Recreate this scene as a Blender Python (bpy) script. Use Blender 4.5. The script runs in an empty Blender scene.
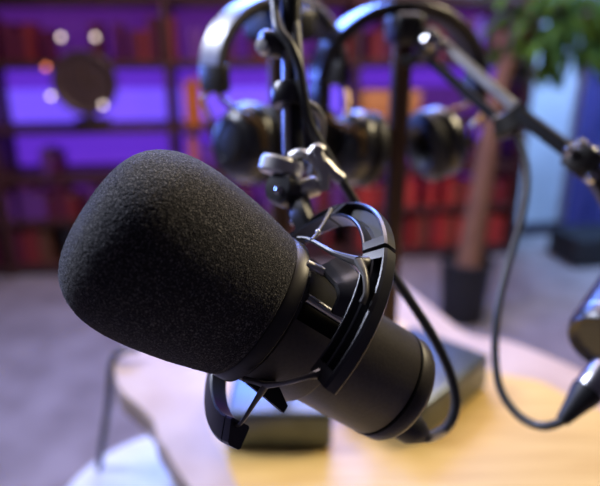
import bpy, bmesh, math, random
from mathutils import Vector, Matrix
R = math.radians
random.seed(7)
scn = bpy.context.scene
COL = scn.collection

# ------------------------------------------------------------------ camera, world, lights, exposure
F = 583.33                     # focal length in pixels of a 600 px wide frame
H = 1.17                       # camera height
PITCH = R(19)
cam_d = bpy.data.cameras.new('camera'); cam = bpy.data.objects.new('camera', cam_d); COL.objects.link(cam)
cam.location = (0, 0, H); cam.rotation_euler = (math.pi/2 - PITCH, 0, 0)
cam_d.sensor_width = 36; cam_d.lens = 35; cam_d.clip_start = .02; cam_d.clip_end = 60
cam_d.dof.use_dof = True; cam_d.dof.focus_distance = .226; cam_d.dof.aperture_fstop = 5.3
scn.camera = cam
scn.view_settings.view_transform = 'Standard'; scn.view_settings.look = 'None'
scn.view_settings.exposure = 0.0; scn.view_settings.gamma = 1
CR = Vector((1, 0, 0)); CU = Vector((0, math.sin(PITCH), math.cos(PITCH))); CF = Vector((0, math.cos(PITCH), -math.sin(PITCH)))
CO = Vector((0, 0, H))

def P(px, py, d):
    "world point on the ray of a photograph pixel at depth d"
    return CO + CR*((px-300)/F*d) + CU*(-(py-243)/F*d) + CF*d

def ray(px, py):
    return CR*((px-300)/F) + CU*(-(py-243)/F) + CF

def on_z(px, py, z):
    r = ray(px, py); return CO + r*((z-H)/r.z)

w = bpy.data.worlds.new('room_dark'); scn.world = w; w.use_nodes = True
w.node_tree.nodes['Background'].inputs[0].default_value = (.42, .36, .62, 1)
w.node_tree.nodes['Background'].inputs[1].default_value = .06

def area(name, loc, target, size, energy, color, sy=None):
    d = bpy.data.lights.new(name, 'AREA'); d.energy = energy; d.color = color; d.size = size
    if sy: d.shape = 'RECTANGLE'; d.size_y = sy
    o = bpy.data.objects.new(name, d); COL.objects.link(o); o.location = loc
    o.rotation_euler = (Vector(target)-Vector(loc)).to_track_quat('-Z', 'Y').to_euler()
    return o

def spot(name, loc, target, energy, color, angle, blend=.6, size=.1):
    d = bpy.data.lights.new(name, 'SPOT'); d.energy = energy; d.color = color
    d.spot_size = R(angle); d.spot_blend = blend; d.shadow_soft_size = size
    o = bpy.data.objects.new(name, d); COL.objects.link(o); o.location = loc
    o.rotation_euler = (Vector(target)-Vector(loc)).to_track_quat('-Z', 'Y').to_euler()
    return o

area('cool_key_light', (-1.05, .85, 2.05), (-.05, .35, 1.0), .5, 30, (.72, .77, 1.0))
area('blue_back_light', (-.1, 2.35, 1.95), (.05, .5, 1.05), 1.3, 78, (.12, .25, 1.0), .5)
spot('blue_side_light', (-1.75, 2.1, 1.3), (.02, .34, 1.06), 130, (.13, .24, 1.0), 22, .7, .22)
area('warm_table_lamp', (1.0, .95, 1.95), (.15, .50, .78), .35, 18, (1, .82, .52))
area('ceiling_panel', (.2, 1.9, 2.6), (.3, 2.1, 0), 1.4, 38, (1.0, .82, .86))
spot('blue_wall_washer', (1.75, 2.5, 2.3), (1.45, 3.4, .8), 360, (.28, .52, 1.0), 80, .8, .2)
spot('red_floor_washer', (.9, 2.5, .25), (.75, 3.2, .35), 2.5, (1, .12, .10), 90, .8, .1)

# ------------------------------------------------------------------ materials
def mat(name, col, rough=.5, metal=0, col2=None, scale=20, bump=0, bscale=None, emit=None, estr=0, spec=.5, sheen=0, stretch=None, coat=0):
    m = bpy.data.materials.new(name); m.use_nodes = True
    nt = m.node_tree; b = nt.nodes['Principled BSDF']
    b.inputs['Roughness'].default_value = rough; b.inputs['Metallic'].default_value = metal
    b.inputs['Specular IOR Level'].default_value = spec
    b.inputs['Coat Weight'].default_value = coat
    if sheen: b.inputs['Sheen Weight'].default_value = sheen
    tc = nt.nodes.new('ShaderNodeTexCoord'); mp = nt.nodes.new('ShaderNodeMapping')
    nt.links.new(tc.outputs['Object'], mp.inputs['Vector'])
    if stretch: mp.inputs['Scale'].default_value = stretch
    n = nt.nodes.new('ShaderNodeTexNoise'); n.inputs['Scale'].default_value = scale; n.inputs['Detail'].default_value = 4
    nt.links.new(mp.outputs['Vector'], n.inputs['Vector'])
    r = nt.nodes.new('ShaderNodeValToRGB')
    c2 = col2 or tuple(x*.8 for x in col)
    r.color_ramp.elements[0].color = (*c2, 1); r.color_ramp.elements[1].color = (*col, 1)
    r.color_ramp.elements[0].position = .35; r.color_ramp.elements[1].position = .65
    nt.links.new(n.outputs['Fac'], r.inputs['Fac']); nt.links.new(r.outputs['Color'], b.inputs['Base Color'])
    if bump:
        n2 = nt.nodes.new('ShaderNodeTexNoise'); n2.inputs['Scale'].default_value = bscale or scale; n2.inputs['Detail'].default_value = 3
        nt.links.new(mp.outputs['Vector'], n2.inputs['Vector'])
        bp = nt.nodes.new('ShaderNodeBump'); bp.inputs['Strength'].default_value = bump; bp.inputs['Distance'].default_value = .002
        nt.links.new(n2.outputs['Fac'], bp.inputs['Height']); nt.links.new(bp.outputs['Normal'], b.inputs['Normal'])
    if emit:
        b.inputs['Emission Color'].default_value = (*emit, 1); b.inputs['Emission Strength'].default_value = estr
    return m

M = {}
M['foam'] = mat('black_foam', (.38, .37, .35), .95, col2=(.034, .034, .036), scale=1500, bump=.45, bscale=1700, spec=.12, sheen=.2)
_r = [n for n in M['foam'].node_tree.nodes if n.type == 'VALTORGB'][0]
_r.color_ramp.elements[0].position = .52; _r.color_ramp.elements[1].position = .80
M['mic'] = mat('satin_black_paint', (.060, .053, .043), .46, .0, scale=700, bump=.05)
M['seam'] = mat('dark_seam', (.006, .006, .006), .75, spec=.15)
M['gloss'] = mat('black_moulded_plastic', (.024, .024, .026), .30, scale=300, spec=.9)
M['gloss2'] = mat('olive_black_plastic', (.05, .047, .04), .4, scale=300)
M['rubber'] = mat('black_rubber', (.02, .02, .021), .5)
M['web'] = mat('grey_elastic', (.10, .095, .088), .35)
M['steel'] = mat('brushed_steel', (.62, .62, .63), .28, 1.0, scale=60)
M['pale_metal'] = mat('pale_cast_metal', (.70, .69, .66), .42, .6)
M['chrome'] = mat('bright_nickel', (.8, .8, .8), .15, 1.0)
M['black_metal'] = mat('black_metal_tube', (.02, .02, .022), .3, .3)
M['bronze'] = mat('bronze_metal', (.45, .28, .10), .35, 1.0)
M['cable'] = mat('black_cable', (.065, .066, .063), .34)
M['cable_grey'] = mat('grey_cable', (.26, .26, .25), .45)
M['wood_post'] = mat('dark_walnut', (.10, .050, .025), .5, col2=(.05, .024, .012), scale=30, stretch=(6, 6, .6))
M['base'] = mat('slate_grey_block', (.13, .15, .16), .36, .8, scale=40)
M['table'] = mat('honey_wood', (.72, .50, .17), .42, col2=(.62, .40, .12), scale=9, stretch=(1.2, 14, 1), bump=.05)
M['rim'] = mat('pale_wood_border', (.56, .44, .38), .42, col2=(.47, .35, .29), scale=7, stretch=(2, 2, 2))
M['white'] = mat('white_plastic', (.85, .85, .86), .35)
M['carpet'] = mat('grey_carpet', (.34, .29, .29), .95, col2=(.24, .20, .20), scale=6, bump=.6, bscale=300, spec=.1)
M['case'] = mat('dark_bookcase_wood', (.10, .035, .03), .55, col2=(.06, .02, .02), scale=10, stretch=(1, 1, 6))
M['back'] = mat('bookcase_back_panel', (.42, .36, .42), .7)
M['wall'] = mat('pale_wall_paint', (.62, .64, .70), .8, scale=4)
M['curtain'] = mat('indigo_curtain', (.16, .15, .50), .85, col2=(.12, .11, .40), scale=60)
M['led'] = mat('violet_led', (.3, .1, .8), .5, emit=(.17, .085, 1.0), estr=1.15)
M['wash_low'] = mat('purple_wash_glow', (.3, .1, .8), .5, emit=(.20, .045, 1.0), estr=.55)
M['wash_dim'] = mat('dim_wash_glow', (.2, .1, .4), .5, emit=(.12, .02, .30), estr=.5)
M['led_mag'] = mat('magenta_led', (.5, .1, .4), .5, emit=(.50, .03, .42), estr=2.5)
M['glint'] = mat('warm_glint', (.9, .8, .7), .4, emit=(1, .8, .72), estr=3.2)  # glow in place of pale highlights on the clock metal
M['glint_red'] = mat('orange_glint', (.9, .4, .2), .4, emit=(1, .25, .08), estr=2.6)
M['pot'] = mat('black_pot', (.018, .018, .02), .6)
M['soil'] = mat('potting_soil', (.04, .025, .015), .9)
M['trunk'] = mat('brown_bark', (.22, .10, .045), .8, col2=(.15, .06, .03), scale=18, stretch=(3, 3, .6), bump=.4)
M['leaf'] = mat('green_leaf', (.11, .21, .02), .75, spec=.2, col2=(.03, .08, .012), scale=9)
M['pages'] = mat('paper_pages', (.6, .55, .45), .8)
M['skirt'] = mat('dark_skirting', (.05, .04, .06), .5)

# ------------------------------------------------------------------ builders
def vec(p): return Vector(p)

def add_box(bm, c, s, bevel=0, rot=None, seg=2, mi=0):
    v = bmesh.ops.create_cube(bm, size=1)['verts']
    m = Matrix.Translation(vec(c)) @ (rot.to_4x4() if rot else Matrix.Identity(4)) @ Matrix.Diagonal((*s, 1))
    bmesh.ops.transform(bm, matrix=m, verts=v)
    fs = {f for x in v for f in x.link_faces}
    for f in fs: f.material_index = mi
    if bevel:
        es = list({e for x in v for e in x.link_edges})
        bmesh.ops.bevel(bm, geom=es, offset=bevel, segments=seg, profile=.5, affect='EDGES')

def smooth_pts(pts, n=8):
    pts = [vec(p) for p in pts]
    if len(pts) < 3: return pts
    q = [pts[0]*2-pts[1]] + pts + [pts[-1]*2-pts[-2]]
    out = []
    for i in range(1, len(q)-2):
        a, b, c, d = q[i-1], q[i], q[i+1], q[i+2]
        for k in range(n):
            t = k/n
            out.append(.5*((2*b)+(c-a)*t+(2*a-5*b+4*c-d)*t*t+(3*b-a-3*c+d)*t**3))
    out.append(pts[-1]); return out

def add_sweep(bm, pts, prof, up=None, closed=False, scales=None, mi=0):
    """sweep a closed 2-D profile [(a, b)] along pts; a runs along the side vector, b along the up vector.
    up may be a function of the index"""
    pts = [vec(p) for p in pts]; n = len(pts); rings = []
    nrm = None
    for i, p in enumerate(pts):
        if closed: t = pts[(i+1) % n]-pts[i-1]
        else: t = pts[min(i+1, n-1)]-pts[max(i-1, 0)]
        t.normalize()
        if up is not None: u = vec(up(i) if callable(up) else up)
        else: u = nrm if nrm is not None else (Vector((0, 0, 1)) if abs(t.z) < .9 else Vector((1, 0, 0)))
        u = (u - t*u.dot(t)).normalized(); nrm = u
        s = t.cross(u)
        k = scales[i] if scales else 1
        rings.append([bm.verts.new(p + s*(a*k) + u*(b*k)) for a, b in prof])
    m = len(prof)
    for i in range(n if closed else n-1):
        A, B = rings[i], rings[(i+1) % n]
        for j in range(m):
            f = bm.faces.new((A[j], A[(j+1) % m], B[(j+1) % m], B[j])); f.material_index = mi
    if not closed:
        bm.faces.new(rings[0][::-1]).material_index = mi; bm.faces.new(rings[-1]).material_index = mi

def circ(r, n=14, ry=None): return [(r*math.cos(2*math.pi*k/n), (ry or r)*math.sin(2*math.pi*k/n)) for k in range(n)]
def rrect(w_, h_, c):
    w2, h2 = w_/2, h_/2
    return [(w2-c, -h2), (w2, -h2+c), (w2, h2-c), (w2-c, h2), (-w2+c, h2), (-w2, h2-c), (-w2, -h2+c), (-w2+c, -h2)]

def add_tube(bm, pts, r, n=14, smooth=0, radii=None, ry=None, up=None):
    if smooth: pts = smooth_pts(pts, smooth)
    sc = None
    if radii:
        m = len(pts); k = len(radii)-1; sc = []
        for i in range(m):
            x = i/(m-1)*k; j = min(int(x), k-1); sc.append((radii[j]*(1-x+j)+radii[j+1]*(x-j))/r)
    add_sweep(bm, pts, circ(r, n, ry), up=up, scales=sc)

def add_lathe(bm, prof, axis_m=None, n=48, t0=0, t1=360, mi=0):
    "prof [(r, z)] turned round local z"
    full = abs(t1-t0) >= 360
    cols = []; mm = axis_m or Matrix.Identity(4)
    k = n if full else n+1
    for i in range(k):
        t = R(t0+(t1-t0)*i/n); col = []
        for r, z in prof:
            if r < 1e-7 and full and i: col.append(cols[0][len(col)]); continue
            col.append(bm.verts.new(mm @ Vector((r*math.sin(t), r*math.cos(t), z))))
        cols.append(col)
    for i in range(n):
        A, B = cols[i], cols[(i+1) % k]
        for j in range(len(prof)-1):
            q = [A[j], A[j+1], B[j+1], B[j]]; u = []
            for v in q:
                if v not in u: u.append(v)
            if len(u) > 2:
                try: bm.faces.new(u).material_index = mi
                except ValueError: pass

def axis_matrix(o, d, xhint=None):
    d = vec(d).normalized(); x = vec(xhint) if xhint else (Vector((0, 0, 1)) if abs(d.z) < .9 else Vector((1, 0, 0)))
    x = (x-d*x.dot(d)).normalized(); y = d.cross(x)
    m = Matrix((x, y, d)).transposed().to_4x4(); m.translation = vec(o); return m

WM = {}
def thing(name, label, cat, m=None, group=None):
    o = bpy.data.objects.new(name, None); COL.objects.link(o); o.empty_display_size = .02
    mm = m if isinstance(m, Matrix) else Matrix.Translation(vec(m or (0, 0, 0)))
    o.matrix_world = mm; WM[o.name] = mm.copy()
    o['label'] = label; o['category'] = cat
    if group: o['group'] = group
    return o

def obj(name, bm, m, parent=None, local=False, smooth=True, angle=40, origin=None, label=None):
    """link a bmesh as one object. Under a parent the geometry is in world space unless local"""
    bmesh.ops.recalc_face_normals(bm, faces=bm.faces)
    me = bpy.data.meshes.new(name); bm.to_mesh(me); bm.free()
    for x in (m if isinstance(m, (list, tuple)) else [m]): me.materials.append(x)
    o = bpy.data.objects.new(name, me); COL.objects.link(o)
    if smooth:
        me.polygons.foreach_set('use_smooth', [True]*len(me.polygons))
        me.set_sharp_from_angle(angle=R(angle))
    if parent is not None:
        root = parent; mm = WM[parent.name]
        if not local: me.transform(mm.inverted())
        o.parent = parent; WM[o.name] = mm.copy()
    elif origin is not None:
        me.transform(Matrix.Translation(-vec(origin))); o.location = origin; WM[o.name] = Matrix.Translation(vec(origin))
    else: WM[o.name] = Matrix.Identity(4)
    if label: o['label'] = label
    return o

def tag(o, label, cat, group=None):
    o['label'] = label; o['category'] = cat
    if group: o['group'] = group
    return o
def struct(o): o['kind'] = 'structure'; return o
def new(): return bmesh.new()

# ------------------------------------------------------------------ room shell
YAW = R(7.4); E1 = Vector((math.cos(YAW), math.sin(YAW), 0)); E2 = Vector((-math.sin(YAW), math.cos(YAW), 0))
W0 = Vector((-1.57, 2.84, 0))
def WL(x, y, z): return W0 + E1*x + E2*y + Vector((0, 0, z))
WROT = Matrix.Rotation(YAW, 3, 'Z')

bm = new(); add_box(bm, (.3, 1.8, -.02), (7.5, 6.4, .04)); struct(obj('floor', bm, M['carpet'], smooth=False))
bm = new(); add_box(bm, WL(1.9, .38, 1.35), (7.0, .1, 2.7), rot=WROT); struct(obj('wall_back', bm, M['wall'], smooth=False))
bm = new(); add_box(bm, WL(3.95, .323, .04), (2.2, .015, .08), .003, rot=WROT); struct(obj('baseboard_back', bm, M['skirt']))

# ------------------------------------------------------------------ table
TZ = .74
def plan(px, extra):
    pts = [on_z(x, y, TZ) for x, y in px] + [Vector((x, y, TZ)) for x, y in extra]
    q = smooth_pts(pts+[pts[0]], 6)[:-1]
    return [(p.x, p.y) for p in q]
EDGE = plan([(189, 486), (176, 468), (166, 450), (157, 437), (152, 420), (137, 404), (120, 389), (114, 370), (118, 350), (150, 333), (205, 316), (270, 294), (335, 279), (380, 274),
             (396, 278), (411, 289), (429, 303), (449, 319), (466, 331), (484, 336), (506, 339), (542, 352), (579, 368), (598, 379), (640, 398), (700, 430)], [(.40, .36), (.37, .17), (.05, .12), (-.04, .18), (-.035, .30), (-.06, .40)])
HEART = plan([(237, 486), (222, 453), (212, 432), (208, 412), (216, 390), (255, 358), (320, 330), (375, 316), (402, 322), (436, 346), (470, 362), (503, 374), (542, 382), (579, 402), (625, 428)], [(.33, .36), (.31, .23), (.07, .19), (.02, .24), (.02, .36)])
def slab(bm, pts, z0, z1, bev=0):
    vs = [bm.verts.new((x, y, z0)) for x, y in pts]
    f = bm.faces.new(vs)
    g = bmesh.ops.extrude_face_region(bm, geom=[f])['geom']
    bmesh.ops.translate(bm, verts=[x for x in g if isinstance(x, bmesh.types.BMVert)], vec=(0, 0, z1-z0))
    if bev:
        es = [e for e in bm.edges if abs((e.verts[0].co-e.verts[1].co).normalized().z) < .5]
        bmesh.ops.bevel(bm, geom=es, offset=bev, segments=2, profile=.5, affect='EDGES')
table = thing('table', 'live-edge wooden slab table with honey coloured heartwood and a pale wavy border', 'table', (.12, .6, 0))
bm = new(); slab(bm, EDGE, TZ-.036, TZ-.0004, .004); obj('sapwood_border', bm, M['rim'], table, label='pale smooth wavy border of the slab')
bm = new(); slab(bm, HEART, TZ-.012, TZ); obj('heartwood', bm, M['table'], table, label='honey coloured grained heartwood')
for x, y in ((-.17, .72), (.17, .98), (.30, .30), (.04, .26)):
    bm = new(); add_tube(bm, [(x, y, TZ-.035), (x+(x-.1)*.1, y+(y-.6)*.1, 0)], .02, radii=[.022, .014]); obj('leg', bm, M['black_metal'], table)

# white stool tucked at the table's left edge
SC = on_z(170, 492, .56); SC.z = 0
st = thing('stool', 'white round stool beside the left edge of the table', 'stool', SC)
bm = new(); add_lathe(bm, [(0, .56), (.11, .561), (.145, .557), (.16, .545), (.162, .53), (.155, .515), (.1, .51), (0, .51)], Matrix.Translation(SC)); obj('seat', bm, M['white'], st)
for k in range(4):
    a = R(45+90*k); d = Vector((math.cos(a), math.sin(a), 0))
    bm = new(); add_tube(bm, [SC+d*.1+Vector((0, 0, .515)), SC+d*.17], .014, radii=[.016, .011]); obj('leg', bm, M['white'], st)

# grey cable hanging from the far left corner of the table
c0 = P(119, 352, .83)
pts = [c0+Vector((.03, 0, .004)), c0+Vector((.008, -.004, .003)), P(112.5, 362, .835), P(109, 400, .85), P(103, 440, .87), P(98, 480, .89), P(93, 540, .93), P(92, 600, 1.0)]
last = pts[-1]; pts += [Vector((last.x-.005, last.y+.02, .25)), Vector((last.x, last.y+.03, .03)), Vector((last.x-.05, last.y+.08, .006)), Vector((last.x-.25, last.y+.15, .006))]
bm = new(); add_tube(bm, pts, .005, 10, 6); tag(obj('hanging_cable', bm, M['cable'], origin=c0), 'thin dark cable hanging from the far left corner of the table', 'cable')

# ------------------------------------------------------------------ stands with block bases, holding the headphones
def stand(label, bc, yaw, size, post, ztop, hang_dir):
    s = thing('headphone_stand', label, 'headphone stand', Vector((bc.x, bc.y, TZ)), group=None)
    rz = Matrix.Rotation(yaw, 3, 'Z')
    bm = new(); add_box(bm, (bc.x, bc.y, TZ+.0006+size[2]/2), size, .006, rz, 3); obj('base', bm, M['base'], s, label='slate grey block base')
    bm = new(); add_tube(bm, [Vector((post.x, post.y, TZ+size[2]-.002)), Vector((post.x, post.y, ztop))], .011, 16); obj('post', bm, M['wood_post'], s, label='dark brown wooden post')
    bm = new(); h = Vector(hang_dir).normalized()
    a = Matrix.Rotation(math.atan2(h.y, h.x), 3, 'Z')
    add_box(bm, Vector((post.x, post.y, ztop-.017)), (.085, .03, .03), .008, a, 3); obj('hanger', bm, M['rubber'], s, label='black rounded top bar')
    return s
lb = on_z(279, 450, TZ)
LBC = Vector((lb.x, lb.y+.058, 0)); LPOST = Vector((LBC.x+.003, LBC.y+.005, 0))
rb = on_z(487, 388, TZ)
d1 = Vector((-.69, -.73, 0)); d2 = Vector((-.73, .69, 0))
RBC = rb + d1*.078 + d2*.06; RPOST = Vector((.1055, .632, 0))
LZ, RZ = 1.203, 1.199
stand('brown post stand behind the foam with a grey block base, holding the left headphones', LBC, 0, (.118, .116, .046), LPOST, LZ, (.64, -.77, 0))
stand('brown post stand behind the shock mount with a grey block base, holding the right headphones', RBC, math.atan2(d1.y, d1.x), (.156, .12, .05), RPOST, RZ, (0, 1, 0))

def headphones(label, top, yaw, rx, hz, cup_c, band_col):
    """top: point where the band rests; local x across the head, z up"""
    mm = Matrix.Translation(top) @ Matrix.Rotation(yaw, 4, 'Z')
    h = thing('headphones', label, 'headphones', mm)
    # head band: an arch of half width rx and drop hz
    n = 40
    arc = []
    for k in range(n+1):
        a = math.pi*(k/n); arc.append(Vector((-rx*math.cos(a), 0, hz*(math.sin(a)**.85)-hz)))
    out = lambda i: Vector((-math.cos(math.pi*i/n)*1.0, 0, math.sin(math.pi*i/n)+.02))
    up = arc[2:-2]
    bm = new(); add_sweep(bm, [p+out(i+2).normalized()*.0095 for i, p in enumerate(up)], rrect(.032, .005, .0018), up=lambda i: out(i+2)); obj('headband', bm, band_col, h, local=True, label='shiny outer strip of the headband')
    bm = new(); add_sweep(bm, [p+out(i+2).normalized()*.0035 for i, p in enumerate(up)], rrect(.028, .0085, .003), up=lambda i: out(i+2)); obj('headband_pad', bm, M['rubber'], h, local=True, label='black padding under the headband')
    for s in (-1, 1):
        e = Vector((s*rx, 0, -hz))
        c = Vector((s*cup_c[0], 0, cup_c[1]))
        bm = new(); add_box(bm, e+Vector((s*.004, 0, .004)), (.014, .034, .026), .004); obj('slider', bm, M['gloss2'], h, local=True)
        y = thing_part('yoke', h)
        bm = new()
        for q in (-1, 1):
            add_tube(bm, [e+Vector((s*.004, 0, -.004)), e+Vector((s*.006, q*.018, -.016)), c+Vector((s*.012, q*.040, .022)), c+Vector((s*.008, q*.043, 0))], .0028, 8, 5)
        obj('yoke', bm, M['bronze'], h, local=True, label='thin bronze fork')
        am = axis_matrix(c, (s, 0, .22), (0, 1, 0))
        bm = new(); add_lathe(bm, [(0, .021), (.018, .0205), (.028, .018), (.0335, .012), (.039, .004), (.0395, -.004), (.037, -.008), (0, -.008)], am, 40)
        cp = obj('ear_cup', bm, M['gloss'], h, local=True)
        bm = new(); add_lathe(bm, [(.016, -.008), (.034, -.008), (.040, -.013), (.040, -.020), (.034, -.026), (.024, -.027), (.018, -.022), (.016, -.010)], am, 36)
        obj('ear_cushion', bm, M['rubber'], cp, local=True)
        bm = new(); add_lathe(bm, [(.0185, .0203), (.019, .0215), (.0215, .021), (.022, .0195)], am, 36)
        obj('cup_ring', bm, M['black_metal'], cp, local=True)
    return h
def thing_part(*a): return None
M['band_silver'] = mat('silver_band', (.55, .55, .56), .35, .7)
M['band_black'] = mat('gloss_black_band', (.10, .10, .11), .25, .3)
headphones('headphones on the left stand with a pale silver headband turned towards the camera', Vector((LPOST.x, LPOST.y, LZ-.002)), R(42), .073, .066, (.046, -.124), M['band_silver'])
headphones('headphones on the right stand with a dark glossy headband, behind the slanted boom arm', Vector((RPOST.x, RPOST.y, RZ-.002)), R(20), .088, .080, (.054, -.132), M['band_black'])

# ------------------------------------------------------------------ main microphone in its shock mount
D0 = .26; SN = .34
mx = (298-300)/F; mu = -(331-243)/F; af = -SN
B_ = 2*(-.862*mx*af + .506*mu*af); C_ = (mx*af)**2 + (mu*af)**2 + SN*SN - 1
q_ = (-B_ + math.sqrt(B_*B_-4*C_))/2
def cw(r, u, f): return CR*r + CU*u + CF*f
MA = cw(-.862*q_+mx*af, .506*q_+mu*af, af)                      # axis, towards the foam
MX = cw(-.506, -.862, 0); MX = (MX-MA*MX.dot(MA)).normalized()  # sideways, down in the picture
MY = MA.cross(MX)
if MY.dot(CF) > 0: MY = -MY                                      # towards the camera
MO = P(298, 331, D0)
# lathe uses (sin t -> x, cos t -> y): t = 0 faces the camera side
MM = Matrix((MX, MY, MA)).transposed().to_4x4(); MM.translation = MO
MI = MM.inverted()
def mp(px, py, z):
    "mic-frame point seen at a pixel, on the plane at height z along the microphone's axis"
    o = MI @ CO; d = MI.to_3x3() @ ray(px, py)
    return o + d*((z-o.z)/d.z)
def pol(r, t, z): return Vector((r*math.sin(R(t)), r*math.cos(R(t)), z))

mic = thing('microphone', 'black studio microphone with a big foam windscreen, held in the shock mount', 'microphone', MM)
prof = [(.020, .0262), (.0318, .0262), (.0336, .0276), (.0344, .031), (.0354, .036), (.0372, .046), (.0386, .057), (.0393, .066), (.0393, .074), (.0384, .0815),
        (.0362, .0880), (.0327, .0938), (.0275, .0985), (.020, .1018), (.010, .1036), (0, .1040)]
fine = [(p.x, p.y) for p in smooth_pts([Vector((a, b, 0)) for a, b in prof], 14)]
bm = new(); add_lathe(bm, fine, None, 420)
rf = random.Random(5)
for v in bm.verts: v.co += v.co.normalized()*(rf.gauss(0, .00013)) if v.co.z > .028 else Vector()
obj('foam_windscreen', bm, M['foam'], mic, local=True, angle=180, label='matt black foam windscreen')
BR = .0265
bm = new(); add_lathe(bm, [(0, .05), (.022, .05), (BR, .046), (BR, -.0495), (BR-.0006, -.0503), (BR-.0006, -.0512), (BR, -.052), (BR-.0002, -.058), (BR-.0016, -.0605), (BR-.006, -.0625), (.011, -.0632), (0, -.0632)], None, 72)
obj('body', bm, M['mic'], mic, local=True)
bm = new(); add_lathe(bm, [(BR-.0008, -.0500), (BR+.0002, -.0503), (BR+.0002, -.0512), (BR-.0008, -.0515)], None, 72); obj('seam_ring', bm, M['seam'], mic, local=True)
bm = new(); add_lathe(bm, [(BR-.001, .0190), (.0322, .0190), (.0336, .0200), (.0336, .0250), (.0328, .0260), (BR-.001, .0260)], None, 72); obj('collar', bm, M['gloss2'], mic, local=True, label='olive black collar behind the foam')
bm = new(); am = axis_matrix(Vector((.013, 0, -.062)), (0, 0, -1)); add_lathe(bm, [(.009, 0), (.009, .007), (.0075, .008), (0, .008)], am, 28); obj('socket', bm, M['black_metal'], mic, local=True)

# shock mount: a C-shaped channelled ring, an inner clamp and elastic webs
sm = thing('shock_mount', 'black C-shaped shock mount ring with elastic webs around the microphone', 'shock mount', MM)
RO, RI = .0590, .0490
ZF, ZB = .0034, -.0062       # front and back of the band
ra = (Vector((0, 0, 1)) + Vector((-.043, 0, 0)) + Vector((0, .056, 0))).normalized()
rx_ = (Vector((1, 0, 0)) - ra*ra.x).normalized(); ry_ = ra.cross(rx_)
RM = Matrix((rx_, ry_, ra)).transposed().to_4x4(); RM.translation = Vector((-.0044, .0026, .0108))
def rpol(r, t, z): return RM @ pol(r, t, z)
def arc_pts(t0, t1, n=None):
    n = n or max(4, int(abs(t1-t0)/3)); return [t0+(t1-t0)*k/n for k in range(n+1)]
def cone(prof): return [(r, z-(r-RI)*.36 if z > ZB+.002 else z) for r, z in prof]
def ring_seg(bm, t0, t1, prof, fr=rpol):
    ts = arc_pts(t0, t1); rings = []
    for t in ts: rings.append([bm.verts.new(fr(r, t, z)) for r, z in prof])
    m = len(prof)
    for i in range(len(ts)-1):
        for j in range(m): bm.faces.new((rings[i][j], rings[i][(j+1) % m], rings[i+1][(j+1) % m], rings[i+1][j]))
    bm.faces.new(rings[0][::-1]); bm.faces.new(rings[-1])
c = .0008
chan = cone([(RI+c, ZF), (RI+.0013-.0003, ZF), (RI+.0013, ZF-.0003), (RI+.0013, ZF-.005), (RI+.0044, ZF-.005), (RI+.0044, ZF-.0003), (RI+.0048, ZF), (RI+.0052, ZF-.0003), (RI+.0052, ZF-.004), (RO-.0016, ZF-.004), (RO-.0016, ZF-.0003), (RO-.0013, ZF), (RO-c, ZF), (RO, ZF-c), (RO, ZB+c), (RO-c, ZB), (RI+c, ZB), (RI, ZB+c), (RI, ZF-c)])
solid = cone([(RI+c, ZF), (RO-c, ZF), (RO, ZF-c), (RO, ZB+c), (RO-c, ZB), (RI+c, ZB), (RI, ZB+c), (RI, ZF-c)])
wide = cone([(RI+c, ZF), (RI+.0013-.0003, ZF), (RI+.0013, ZF-.0003), (RI+.0013, ZF-.006), (RO-.0016, ZF-.006), (RO-.0016, ZF-.0003), (RO-.0013, ZF), (RO-c, ZF), (RO, ZF-c), (RO, ZB+c), (RO-c, ZB), (RI+c, ZB), (RI, ZB+c), (RI, ZF-c)])
segs = [('ring_segment', [(3, 9, 0), (-45, 3, 1), (-49.6, -45, 0)], 'near segment of the ring with a double slot'),
        ('ring_segment', [(-57, -52, 0), (-103, -57, 2), (-108, -103, 0)], 'top segment of the ring'),
        ('ring_segment', [(-114, -110, 0), (-195, -114, 2), (-200, -195, 0)], 'far segment of the ring'),
        ('ring_segment', [(-288, -202, 0), (-295, -289.2, 0)], 'lower left segment of the ring')]
for nm, parts, lb_ in segs:
    bm = new()
    for t0, t1, k in parts: ring_seg(bm, t0, t1, (solid, chan, wide)[k])
    obj(nm, bm, M['gloss'], sm, local=True, angle=30, label=lb_)
bm = new(); ring_seg(bm, -293, 7, [(RI+.0022, -.0036), (RO-.0022, -.0036), (RO-.0022, -.0054), (RI+.0022, -.0054)]); obj('ring_spine', bm, M['gloss2'], sm, local=True, angle=30)
for t in (-109, -201):
    bm = new(); am = axis_matrix(rpol(RO-.0006, t, -.003), pol(1, t, 0)); add_lathe(bm, [(0, .0008), (.0010, .0008), (.0013, .0004), (.0013, -.001)], am, 16); obj('screw', bm, M['steel'], sm, local=True)
# inner clamp round the body
bm = new()
ring_seg(bm, -14, 282, [(BR+.0003, .0185), (BR+.0034, .0185), (BR+.0042, .0175), (BR+.0030, -.008), (BR+.0024, -.009), (BR+.0003, -.009)], pol)
obj('inner_clamp', bm, M['mic'], sm, local=True, angle=30)
bm = new()
ring_seg(bm, -78, -14, [(BR+.0003, .0185), (BR+.0034, .0185), (BR+.0034, .0165), (BR+.0003, .0165)], pol)
ring_seg(bm, -78, -14, [(BR+.0003, -.006), (BR+.0028, -.006), (BR+.0028, -.009), (BR+.0003, -.009)], pol)
obj('clamp_bridge', bm, M['gloss'], sm, local=True, angle=30)
bm = new(); ring_seg(bm, -80, -12, [(BR+.0001, .0170), (BR+.0009, .0170), (BR+.0009, -.0065), (BR+.0001, -.0065)], pol); obj('cutout_strip', bm, M['seam'], sm, local=True)  # black strip added over the body to make the cut-out dark
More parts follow.
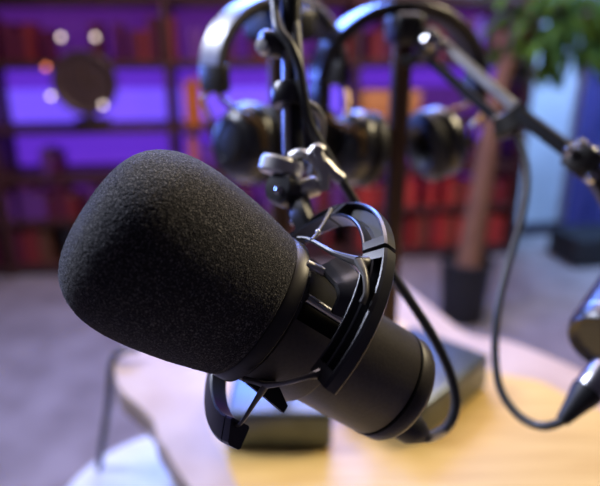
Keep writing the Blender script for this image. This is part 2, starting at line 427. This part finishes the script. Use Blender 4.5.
# clamp lever, a bent glossy plate in the cut-out
lv = [mp(331, 263, .012), mp(343, 276, .008), mp(350, 286, .006), mp(352, 300, .004), mp(345, 318, .002)]
bm = new(); add_sweep(bm, smooth_pts(lv, 6), rrect(.012, .003, .001), up=lambda i: pol(1, -30, .6)); obj('clamp_lever', bm, M['gloss'], sm, local=True)
bm = new(); add_tube(bm, [pol(.0305, -32, .0165), pol(.0300, -32, -.006)], .0020, 12); obj('clamp_pin', bm, M['steel'], sm, local=True)
bm = new(); add_tube(bm, [mp(307, 264, .021), mp(324, 272, .0135)], .0019, 12); obj('clamp_peg', bm, M['pale_metal'], sm, local=True)
# flap under the body
fl = [mp(248, 384, .014), mp(262, 378, .012), mp(278, 384, .006), mp(288, 406, .002), mp(284, 413, .002), mp(266, 398, .008)]
bm = new()
va = [bm.verts.new(p) for p in fl]; vb = [bm.verts.new(p+pol(.003, 160, 0)) for p in fl]
bm.faces.new(va); bm.faces.new(vb[::-1])
for i in range(6): bm.faces.new((va[i], vb[i], vb[(i+1) % 6], va[(i+1) % 6]))
obj('clamp_flap', bm, M['rubber'], sm, local=True)
# elastic webs
def web(name, strands, r=.0013, label=None):
    bm = new()
    for pts, rad in strands: add_tube(bm, pts, r, 10, 6, radii=[q*.72 for q in rad], ry=r*1.2)
    obj(name, bm, M['web'], sm, local=True, label=label)
J1 = mp(359, 262, .0125)
web('elastic_web', [([mp(298, 238, .024), mp(310, 240, .021), mp(334, 253, .015), J1], [.0012, .0013, .0016, .0028]),
                    ([J1, J1*.55+rpol(.0500, -46, -.001)*.45, rpol(.0510, -46.5, -.0015)], [.0030, .0036, .0044]),
                    ([J1, mp(365, 275, .011), mp(366, 293, .010), mp(362, 303, .010)], [.0028, .0016, .0013, .0014])], label='grey Y-shaped elastic web at the top')
web('elastic_web', [([mp(312, 240, .021), mp(318, 232, .018), mp(326, 219, .014), mp(331, 209, .012)], [.0011, .0009, .0008, .0010])], label='thin elastic strand to the top of the ring')
J2 = mp(266, 385, .016)
web('elastic_web', [([mp(244, 379, .021), mp(256, 382, .018), J2], [.0016, .0016, .0018]),
                    ([J2, mp(285, 383, .015), mp(307, 377, .013), rpol(.0510, 6, -.0015)], [.0018, .0011, .0012, .0032]),
                    ([J2, mp(253, 405, .014), mp(241, 423, .012), rpol(.0510, -290.5, -.0015)], [.0018, .0011, .0009, .0014])], label='dark V-shaped elastic web across the ring opening')
web('elastic_web', [([pol(.0305, 140, .017), pol(.038, 138, .014), rpol(.0505, 150, 0)], [.0016, .0014, .002]), ([pol(.038, 138, .014), rpol(.0505, 118, 0)], [.0014, .002])])
bm = new(); bmesh.ops.create_uvsphere(bm, u_segments=14, v_segments=10, radius=.0013, matrix=Matrix.Translation(mp(318, 232, .018))); obj('elastic_bead', bm, M['steel'], sm, local=True)
# foot by which the mount sits on the arm
JB = MI @ P(300, 208, .305)
bm = new(); add_sweep(bm, smooth_pts([rpol(.054, -138, -.005), JB*.5+rpol(.0275, -140, -.004), JB], 5), rrect(.011, .008, .002)); obj('mount_foot', bm, M['rubber'], sm, local=True)
bm = new()
for px, py in ((297, 213), (293, 222)):
    add_lathe(bm, [(0, .0012), (.0014, .0010), (.0018, 0), (.0018, -.003)], axis_matrix(MI @ P(px, py, .2985), MI.to_3x3() @ (-CF)), 14)
obj('foot_screw', bm, M['steel'], sm, local=True)

# ------------------------------------------------------------------ boom arm carrying the main microphone
A0 = P(291, 166, .325)
boom = thing('boom_arm', 'black boom arm with an upright tube and pale wing nut above the foam windscreen', 'boom arm', A0)
T1 = P(291, 20, .335); T2 = Vector((P(292, -45, .34))); 
bm = new(); add_tube(bm, [P(293.5, 172, .324), T1, T2], .0062, 20); obj('upright_tube', bm, M['black_metal'], boom)
bm = new(); add_tube(bm, [P(287, 158, .318), P(286.5, 52, .326)], .0022, 12); obj('side_rod', bm, M['steel'], boom, label='bright rod along the front of the tube')
bm = new(); add_lathe(bm, [(0, -.006), (.0085, -.006), (.0095, -.004), (.0095, .004), (.0085, .006), (0, .006)], axis_matrix(P(288, 96, .325), (T1-A0)), 24); obj('tube_clip', bm, M['gloss'], boom)
PT = Vector((LPOST.x, LPOST.y, 1.34))
bm = new(); add_tube(bm, [T2, T2+Vector((-.002, .03, .05)), PT+Vector((0, -.06, .02)), PT], .0062, 16, 6); obj('upper_tube', bm, M['black_metal'], boom)
bm = new(); add_tube(bm, [Vector((LPOST.x, LPOST.y, LZ-.004)), PT+Vector((0, 0, .012))], .009, 16); obj('pivot_tube', bm, M['black_metal'], boom)
# clamp with knobs near the top
bm = new(); add_lathe(bm, [(0, .010), (.006, .010), (.0075, .008), (.0075, -.008), (.006, -.010), (0, -.010)], axis_matrix(P(277, 45, .330), CR+CF*.4), 20); obj('clamp_knob', bm, M['gloss'], boom)
bm = new(); add_lathe(bm, [(0, .004), (.0035, .0035), (.005, .001), (.005, -.003), (0, -.003)], axis_matrix(P(264, 46, .325), -CF-CR*.5), 18); obj('knob_cap', bm, M['pale_metal'], boom)
# collar, swivel disc, ball and wing nut
bm = new(); add_lathe(bm, [(.006, -.0045), (.0105, -.0045), (.0118, -.003), (.0118, .003), (.0105, .0045), (.006, .0045)], axis_matrix(P(281, 167, .315), (CU*1.0+CR*.25)), 28); obj('collar', bm, M['pale_metal'], boom, label='pale metal collar')
bm = new(); add_lathe(bm, [(0, .006), (.0075, .0055), (.0092, .003), (.0092, -.004), (.007, -.006), (0, -.006)], axis_matrix(P(283, 189, .309), -CF*.8-CR*.5+CU*.2), 28); obj('swivel_disc', bm, M['gloss'], boom)
bm = new(); add_lathe(bm, [(0, .0014), (.0018, .0012), (.0024, 0), (0, -.001)], axis_matrix(P(279, 190, .302), -CF), 16); obj('swivel_screw', bm, M['chrome'], boom)
bm = new(); add_tube(bm, [P(288, 172, .322), P(292, 190, .318), P(300, 206, .309), P(300, 214, .305)], .0062, 16, 5); obj('swivel_neck', bm, M['gloss'], boom)
bm = new(); add_lathe(bm, [(0, .006), (.0045, .006), (.0055, .0045), (.0055, -.0045), (.0045, -.006), (0, -.006)], axis_matrix(P(308, 188, .312), CR+CU*.3-CF*.2), 20); obj('pivot_nut', bm, M['pale_metal'], boom)
bm = new()
WC = P(318, 168, .308)
add_sweep(bm, smooth_pts([P(291, 157, .312), P(301, 153, .309), P(313, 160, .308), P(320, 170, .308), P(322, 180, .309), P(323, 191, .310)], 6), rrect(.0045, .0045, .0014), up=-CF)
add_sweep(bm, smooth_pts([P(309, 158, .308), P(317, 149, .307), P(322, 152, .307)], 5), rrect(.006, .004, .0014), up=-CF)
add_sweep(bm, smooth_pts([P(313, 156, .3085), P(325, 164, .308), P(333, 173, .308), P(342, 180, .308)], 6), rrect(.0062, .0045, .0014), up=-CF)
add_sweep(bm, smooth_pts([P(316, 150, .307), P(321, 162, .3075), P(324, 176, .308), P(324, 190, .309)], 6), rrect(.0062, .0045, .0014), up=-CF)
obj('wing_nut', bm, M['pale_metal'], boom, label='pale grey cast wing nut')

# cable of the main microphone
cab = thing('microphone_cable', 'cable winding down the upright boom arm and looping to the main microphone', 'cable', P(301, 70, .33))
pts = [P(272, -30, .34), P(275, 5, .332), P(278, 28, .322), P(290, 45, .318), P(299, 67, .317), P(303, 92, .317), P(309, 122, .319), P(325, 152, .322), P(344, 184, .325), P(362, 215, .326), P(381, 255, .325), P(398, 283, .325), P(417, 311, .325), P(435, 340, .325), P(450, 373, .326), P(456, 401, .328), P(452, 420, .331), P(443, 431, .333)]
SK = MM @ Vector((.013, .0, -.0705))
bm = new(); add_tube(bm, pts + [SK-MA*.0205, SK-MA*.014], .0028, 12, 7); obj('cable', bm, M['cable'], cab)
bm = new(); add_lathe(bm, [(0, -.0005), (.0080, 0), (.0080, .009), (.0055, .015), (.0042, .0175), (0, .0175)], axis_matrix(SK, -MA), 24); obj('plug', bm, M['rubber'], cab)
# second strand that runs beside it
pts2 = [P(293, -30, .345), P(294, 8, .336), P(297, 40, .327), P(299, 66, .323), P(303, 98, .3225), P(316, 110, .325), P(322, 124, .335), P(318, 150, .345), P(312, 175, .352)]
bm = new(); add_tube(bm, pts2, .0026, 12, 7); tag(obj('cable', bm, M['cable_grey'], origin=pts2[3]), 'short grey cable strand hanging straight down beside the upright tube', 'cable')

# ------------------------------------------------------------------ slanted boom arm, its cable and the second microphone
B0 = P(430, 40, .56)
arm = thing('boom_arm', 'black slanted boom arm running from the right stand down to the right edge', 'boom arm', B0)
bm = new(); add_lathe(bm, [(0, .012), (.010, .0115), (.013, .008), (.0135, -.010), (.010, -.013), (0, -.013)], axis_matrix(P(428, 43, .562), -CF-CR*.2), 28); obj('pivot_knob', bm, M['gloss'], arm)
bm = new(); add_lathe(bm, [(0, .007), (.005, .0064), (.009, .002), (.009, -.003), (0, -.003)], axis_matrix(P(431, 40, .545), -CF+CU*.5), 20); obj('pivot_cap', bm, M['chrome'], arm, label='bright round cap')
bm = new(); add_tube(bm, [P(428, 43, .57), RPOST+Vector((.012, -.016, 1.155)), RPOST+Vector((0, -.008, 1.150))], .006, 12, 4); obj('pivot_bracket', bm, M['gloss'], arm)
bm = new(); add_sweep(bm, [P(441, 41, .552), P(521, 113, .485)], rrect(.0085, .008, .0012), up=CU); obj('upper_bar', bm, M['steel'], arm, label='bright metal upper bar')
bm = new(); add_sweep(bm, [P(430, 60, .562), P(506, 127, .495)], rrect(.008, .008, .0012), up=CU); obj('lower_bar', bm, M['black_metal'], arm)
bm = new(); add_sweep(bm, smooth_pts([P(495, 128, .492), P(505, 126, .488), P(515, 119, .483), P(526, 109, .480)], 4), rrect(.013, .020, .003), up=CU); obj('elbow_plate', bm, M['gloss2'], arm)
bm = new(); add_sweep(bm, [P(517, 112, .482), P(584, 162, .438)], rrect(.0115, .011, .0012), up=CU); obj('fore_bar', bm, M['black_metal'], arm)
bm = new(); add_lathe(bm, [(0, .011), (.011, .011), (.0125, .009), (.0125, -.009), (.011, -.011), (0, -.011)], axis_matrix(P(583, 160, .432), CR*.5+CU*.7-CF*.4), 26); obj('elbow_joint', bm, M['gloss2'], arm)
for px, py in ((570, 149), (581, 144), (592, 152)):
    bm = new(); add_lathe(bm, [(0, .003), (.0026, .0028), (.0038, .001), (.0038, -.004)], axis_matrix(P(px, py, .424), -CF+CU*.8), 16); obj('joint_bolt', bm, M['chrome'], arm)
bm = new(); add_sweep(bm, smooth_pts([P(580, 158, .434), P(594, 176, .428), P(612, 205, .42), P(640, 270, .42), P(650, 315, .43)], 5), rrect(.012, .011, .0015), up=CF); obj('end_bar', bm, M['black_metal'], arm)
bm = new(); add_lathe(bm, [(0, .004), (.0035, .0035), (.0045, .001), (.0045, -.003)], axis_matrix(P(592, 177, .419), -CF), 16); obj('end_bolt', bm, M['chrome'], arm)

C2 = P(604, 346, .385); A2 = cw(.66, .56, .50).normalized()
mic2 = thing('microphone', 'black microphone end at the right edge of the picture, with a cable plugged in', 'microphone', C2)
bm = new(); am = axis_matrix(C2, A2)
add_lathe(bm, [(0, .004), (.018, .004), (.0215, .001), (.0235, 0), (.0255, .0025), (.026, .006), (.026, .012), (.0254, .0125), (.0254, .0145), (.026, .015), (.026, .10), (.022, .11), (0, .11)], am, 56); obj('body', bm, M['gloss'], mic2)
bm = new(); add_lathe(bm, [(.0250, .0121), (.0262, .0126), (.0262, .0144), (.0250, .0149)], am, 56); obj('seam_ring', bm, M['steel'], mic2)
bm = new(); add_lathe(bm, [(0, .11), (.028, .11), (.037, .13), (.039, .16), (.036, .19), (.024, .205), (0, .208)], am, 40); obj('foam_windscreen', bm, M['foam'], mic2)

c2 = thing('microphone_cable', 'black cable hanging from the slanted boom arm to a plug at the right edge', 'cable', P(515, 128, .485))
X0 = P(562, 421, .372); XD = (P(604, 372, .376)-X0).normalized()
pts = [P(503, 123, .489), P(514, 131, .484), P(523, 150, .478), P(527, 182, .468), P(521, 222, .455), P(508, 265, .442), P(498, 310, .430), P(495, 352, .420), P(500, 388, .408), P(517, 414, .395), P(540, 426, .382), X0, X0+XD*.012]
bm = new(); add_tube(bm, pts, .0029, 12, 7); obj('cable', bm, M['cable'], c2)
bm = new(); add_lathe(bm, [(0, -.001), (.0042, 0), (.0050, .004), (.0078, .016), (.0096, .022), (.0100, .0265), (0, .0265)], axis_matrix(X0, XD), 28); obj('boot', bm, M['rubber'], c2, label='black tapered rubber boot')
bm = new(); add_lathe(bm, [(0, .0262), (.0094, .0262), (.0098, .028), (.0098, .044), (.0090, .046), (0, .046)], axis_matrix(X0, XD), 28); obj('plug_shell', bm, M['steel'], c2, label='bright metal plug shell')

# ------------------------------------------------------------------ bookcase with lit shelves
case = thing('bookcase', 'dark red wooden bookcase along the back wall with violet shelf lights', 'bookcase', WL(1.1, 0, 0))
X0b, X1b, DEP = -.75, 2.82, .28
ZS = [.06, .30, .535, .765, 1.085, 1.40, 1.72]
bm = new(); add_box(bm, WL((X0b+X1b)/2, DEP+.012, .89), (X1b-X0b, .02, 1.76), rot=WROT); obj('back_panel', bm, M['back'], case, smooth=False)
for z in ZS:
    bm = new(); add_box(bm, WL((X0b+X1b)/2, DEP/2, z-.014), (X1b-X0b-.004, DEP-.002, .028), .002, rot=WROT); obj('shelf', bm, M['case'], case)
DIV = [X0b, .06, .93, 1.88, X1b]
for i, x in enumerate(DIV):
    bm = new(); add_box(bm, WL(x, DEP/2-.004, .875), (.03, DEP+.006, 1.75), .002, rot=WROT); obj('side_panel' if i in (0, 4) else 'divider', bm, M['case'], case)
bm = new(); add_box(bm, WL((X0b+X1b)/2, .02, .024), (X1b-X0b, .02, .045), rot=WROT); obj('plinth', bm, M['skirt'], case)
for i in range(4):
    xa, xb = DIV[i]+.03, DIV[i+1]-.03
    for z, h_, k in ((ZS[3], .165, 'led'), (ZS[3]+.166, .095, 'wash_low'), (ZS[2], .175, 'wash_low'), (ZS[4], .24, 'wash_dim'), (ZS[1], .18, 'wash_dim')):  # the dimmer panels put the fading purple light wash in as glow
        if i == 3 and k == 'led': k = 'wash_dim'
        bm = new(); add_box(bm, WL((xa+xb)/2, DEP-.004, z+.006+h_/2), (xb-xa, .012, h_), .002, rot=WROT); obj('light_panel', bm, M[k], case, label='bright violet glowing panel on the fourth shelf' if k == 'led' else 'dim purple light wash painted as a glowing panel at the back of a shelf')
    for z, k in ((ZS[5], 'led_mag'), (ZS[2], 'led_mag')):
        bm = new(); add_box(bm, WL((xa+xb)/2, .04, z-.028-.005), (xb-xa, .012, .008), .001, rot=WROT); obj('light_strip', bm, M[k], case, label='magenta light strip under the front of a shelf')
    for z in (ZS[5], ZS[2]):
        bm = new(); add_box(bm, WL((xa+xb)/2, .014, z-.028-.011), (xb-xa, .016, .0225), .001, rot=WROT); obj('front_rail', bm, M['case'], case)

BC = {'dark red': (.26, .025, .03), 'wine': (.13, .012, .05), 'brown': (.16, .06, .03), 'black': (.02, .02, .025), 'orange': (.75, .19, .03), 'grey': (.35, .33, .36), 'violet': (.20, .05, .34), 'red': (.55, .05, .04)}
BM_ = {k: mat(k.replace(' ', '_')+'_book_cover', v, .55, scale=30) for k, v in BC.items()}
book_me = {}
def book_mesh(colr, wv, hv, dv):
    key = (colr, wv, hv, dv)
    if key in book_me: return book_me[key]
    bm = new(); t = .003
    add_box(bm, (-wv/2+t/2, 0, hv/2), (t, dv, hv)); add_box(bm, (wv/2-t/2, 0, hv/2), (t, dv, hv)); add_box(bm, (0, -dv/2+t/2, hv/2), (wv, t, hv), .0012)
    add_box(bm, (0, .002, hv/2), (wv-2*t, dv-.008, hv-.008), mi=1)
    bmesh.ops.recalc_face_normals(bm, faces=bm.faces)
    me = bpy.data.meshes.new('book'); bm.to_mesh(me); bm.free(); me.materials.append(BM_[colr]); me.materials.append(M['pages'])
    book_me[key] = me; return me
def put_book(x, z, colr, wv, hv, dv, where):
    o = bpy.data.objects.new('book', book_mesh(colr, wv, hv, dv)); COL.objects.link(o)
    o.location = WL(x, .03+dv/2, z+.0003); o.rotation_euler = (0, 0, YAW)
    tag(o, f'{colr} book standing on the {where} of the bookcase', 'book', f'{colr} books on the {where}')
def row(x0, x1, z, cols, hs, where, fill=1.0):
    x = x0
    while x < x1-.03:
        wv = random.choice([.03, .04, .05, .06]); hv = random.choice(hs); colr = random.choice(cols); dv = random.choice([.16, .19])
        if x+wv > x1: break
        if random.random() < fill: put_book(x+wv/2, z, colr, wv, hv, dv, where)
        x += wv+.0015
for i in range(4):
    xa, xb = DIV[i]+.02, DIV[i+1]-.02
    if i == 0: xa = -.35
    row(xa, xb, ZS[0], ['dark red', 'wine', 'brown', 'black', 'dark red'] if i < 3 else ['red', 'dark red', 'red', 'brown'], [.17, .19, .2], 'bottom shelf', .97)
    row(xa, xb, ZS[1], ['wine', 'wine', 'violet', 'violet', 'dark red'] if i < 3 else ['red', 'red', 'dark red', 'brown'], [.12, .14, .17], 'second shelf', .85)
    row(xa+.13, xb, ZS[2], ['violet', 'wine'], [.08, .10, .12], 'third shelf', .25)
    if i == 2: row(xa+.05, xa+.18, ZS[3], ['orange'], [.22, .24, .26], 'fourth shelf', 1); put_book(xa+.08, ZS[2], 'orange', .05, .18, .19, 'third shelf')
    row(xa, xb, ZS[4], ['wine', 'wine', 'dark red', 'violet'], [.14, .17, .2], 'fifth shelf', .6)

# orange box on the fourth shelf, between the headphones
r_ = ray(362, 102); n0 = WL(0, .12, 0); t_ = (n0-CO).dot(E2)/r_.dot(E2)
bx_x = max(DIV[3]+.19, (CO+r_*t_-n0).dot(E1)); bx = WL(bx_x, .12, ZS[3]); print('box x', (CO+r_*t_-n0).dot(E1), bx_x)
bm = new(); add_box(bm, bx+Vector((0, 0, .0805)), (.33, .18, .16), .006, WROT); bin_ = tag(obj('storage_box', bm, mat('orange_card', (.80, .30, .09), .6), origin=bx), 'orange box standing on the fourth shelf between the headphones', 'box')
# round ornament, its metal highlights put in as small glowing balls
oc = WL(.545, .05, ZS[3])
orn = thing('clock', 'round dark bronze clock with highlights painted as small glowing balls on the fourth shelf', 'clock', Matrix.Translation(oc) @ Matrix.Rotation(YAW, 4, 'Z'))
am = axis_matrix((0, -.082, .222), (0, -1, 0), (1, 0, 0))
M['dark_bronze'] = mat('dark_bronze', (.10, .06, .055), .45, .2)
bm = new(); add_lathe(bm, [(0, -.03), (.135, -.03), (.15, -.015), (.15, .015), (.14, .025), (.125, .02), (.12, .012), (0, .010)], am, 48); obj('clock_case', bm, M['dark_bronze'], orn, local=True)
bm = new(); add_box(bm, (0, 0, .025), (.16, .085, .049), .006); add_box(bm, (0, -.05, .06), (.05, .03, .12), .004); obj('base', bm, M['dark_bronze'], orn, local=True)
bm = new(); add_box(bm, (0, -.0935, .252), (.006, .004, .07)); add_box(bm, (.025, -.0935, .222), (.055, .004, .006)); obj('hands', bm, M['bronze'], orn, local=True)
def place_glint(px, py, nm='glint'):
    # on the plane of the clock face
    n_ = -E2; o_ = oc + n_*.125; r_ = ray(px, py); t_ = (o_-CO).dot(n_)/r_.dot(n_); p_ = CO+r_*t_
    bm = new(); bmesh.ops.create_uvsphere(bm, u_segments=16, v_segments=10, radius=.0105, matrix=Matrix.Translation(p_))
    obj(nm, bm, M['glint'] if nm == 'glint' else M['glint_red'], orn)
    bm = new(); add_tube(bm, [p_-n_*.008, p_ + (oc+Vector((0, 0, .222))-p_).normalized()*.09 - n_*.05], .003, 8); obj('glint_stem', bm, M['case'], orn)  # added stem carrying the painted highlight
for q in ((61, 37), (95, 37), (51, 96), (103, 105)): place_glint(*q)
place_glint(46, 67, 'orange_glint')

# ------------------------------------------------------------------ potted tree, curtain, low black box
pb = on_z(461, 318, 0); pb.z = 0
tree = thing('potted_tree', 'leafy tree with a leaning brown trunk in a black pot on the carpet', 'plant', pb)
bm = new(); add_lathe(bm, [(0, .0005), (.088, .0005), (.092, .006), (.108, .255), (.116, .26), (.116, .285), (.106, .285), (.102, .25), (0, .25)], Matrix.Translation(pb), 40); obj('pot', bm, M['pot'], tree)
bm = new(); add_lathe(bm, [(0, .258), (.07, .256), (.1035, .251)], Matrix.Translation(pb), 30); obj('soil', bm, M['soil'], tree)
dT = 2.52
tp = [pb+Vector((.01, 0, .24)), P(472, 240, dT+.02), P(482, 185, dT), P(491, 130, dT-.02), P(503, 75, dT-.02), P(525, 30, dT), P(545, -20, dT)]
bm = new(); add_tube(bm, tp, .04, 16, 6, radii=[.056, .052, .048, .044, .038, .028, .018]); tr = obj('trunk', bm, M['trunk'], tree)
bm = new()
def leaf(bm, p, d, l, wv, up):
    d = d.normalized(); s = d.cross(up).normalized(); u = s.cross(d)
    pr = [(0, .08), (.25, .8), (.5, 1), (.75, .7), (1, .04)]
    L = []; C = []; Rr = []
    for t, k in pr:
        b = p + d*(l*t) - u*(l*.35*t*t)
        C.append(bm.verts.new(b)); L.append(bm.verts.new(b+s*(wv*k/2)+u*(.12*wv*k))); Rr.append(bm.verts.new(b-s*(wv*k/2)+u*(.12*wv*k)))
    for i in range(4):
        bm.faces.new((L[i], C[i], C[i+1], L[i+1])); bm.faces.new((C[i], Rr[i], Rr[i+1], C[i+1]))
cc = P(572, 8, dT)
rnd = random.Random(3)
for k in range(520):
    while True:
        v = Vector((rnd.uniform(-1, 1), rnd.uniform(-1, 1), rnd.uniform(-1, 1)))
        if v.length < 1: break
    p = cc + Vector((v.x*.36, v.y*.26, v.z*.30+.02))
    leaf(bm, p, Vector((v.x+rnd.uniform(-.4, .4), v.y+rnd.uniform(-.4, .4), v.z*.6-.3)), rnd.uniform(.07, .12), rnd.uniform(.03, .05), Vector((rnd.uniform(-.3, .3), rnd.uniform(-.3, .3), 1)))
for f in bm.faces: f.smooth = True
obj('foliage', bm, M['leaf'], tree)
bm = new()
for k in range(9):
    a = k*2.4; v = Vector((math.cos(a)*.26, math.sin(a)*.18, rnd.uniform(-.12, .2)))
    add_tube(bm, [P(530, 22, dT), (P(530, 22, dT)+cc+v)/2+Vector((0, 0, .03)), cc+v], .008, 8, 4, radii=[.012, .008, .004])
obj('branch', bm, M['trunk'], tree)

cx0 = 3.28
bm = new(); nseg = 90; pts = []
for i in range(nseg+1):
    x = cx0 + .9*i/nseg; pts.append(WL(x, .22+.035*math.sin(i*.52)+.012*math.sin(i*1.3), 0))
for th in (0,):
    V = [[bm.verts.new(p + Vector((0, 0, z))) for p in pts] for z in (.03, .6, 1.2, 1.8, 2.35)]
    for a, b in zip(V, V[1:]):
        for i in range(nseg): bm.faces.new((a[i], a[i+1], b[i+1], b[i]))
bmesh.ops.solidify(bm, geom=list(bm.faces), thickness=.004)
ct = tag(obj('curtain', bm, M['curtain'], origin=WL(cx0+.45, .2, 0)), 'indigo folded curtain against the pale wall at the right', 'curtain')
rod = WL(cx0+.45, .22, 2.36)
bm = new(); add_tube(bm, [WL(cx0-.1, .22, 2.37), WL(cx0+1.0, .22, 2.37)], .014, 14)
for x in (cx0-.02, cx0+.92): add_tube(bm, [WL(x, .22, 2.37), WL(x, .335, 2.37)], .01, 10)
tag(obj('curtain_rod', bm, M['black_metal'], origin=rod), 'black rod carrying the indigo curtain', 'curtain rod')
bb = on_z(596, 266, 0); bb.z = 0
sp = thing('low_box', 'low black box on the carpet in front of the curtain', 'box', bb)
bm = new(); add_box(bm, bb+Vector((0, .1, .092)), (.36, .26, .16), .012, Matrix.Rotation(R(12), 3, 'Z'), 3); obj('cabinet', bm, M['pot'], sp)
for dx in (-.13, .13):
    for dy in (.02, .18):
        bm = new(); add_lathe(bm, [(0, 0), (.016, 0), (.018, .014), (0, .014)], Matrix.Translation(bb+Vector((dx, dy, .0003))), 14); obj('foot', bm, M['rubber'], sp)
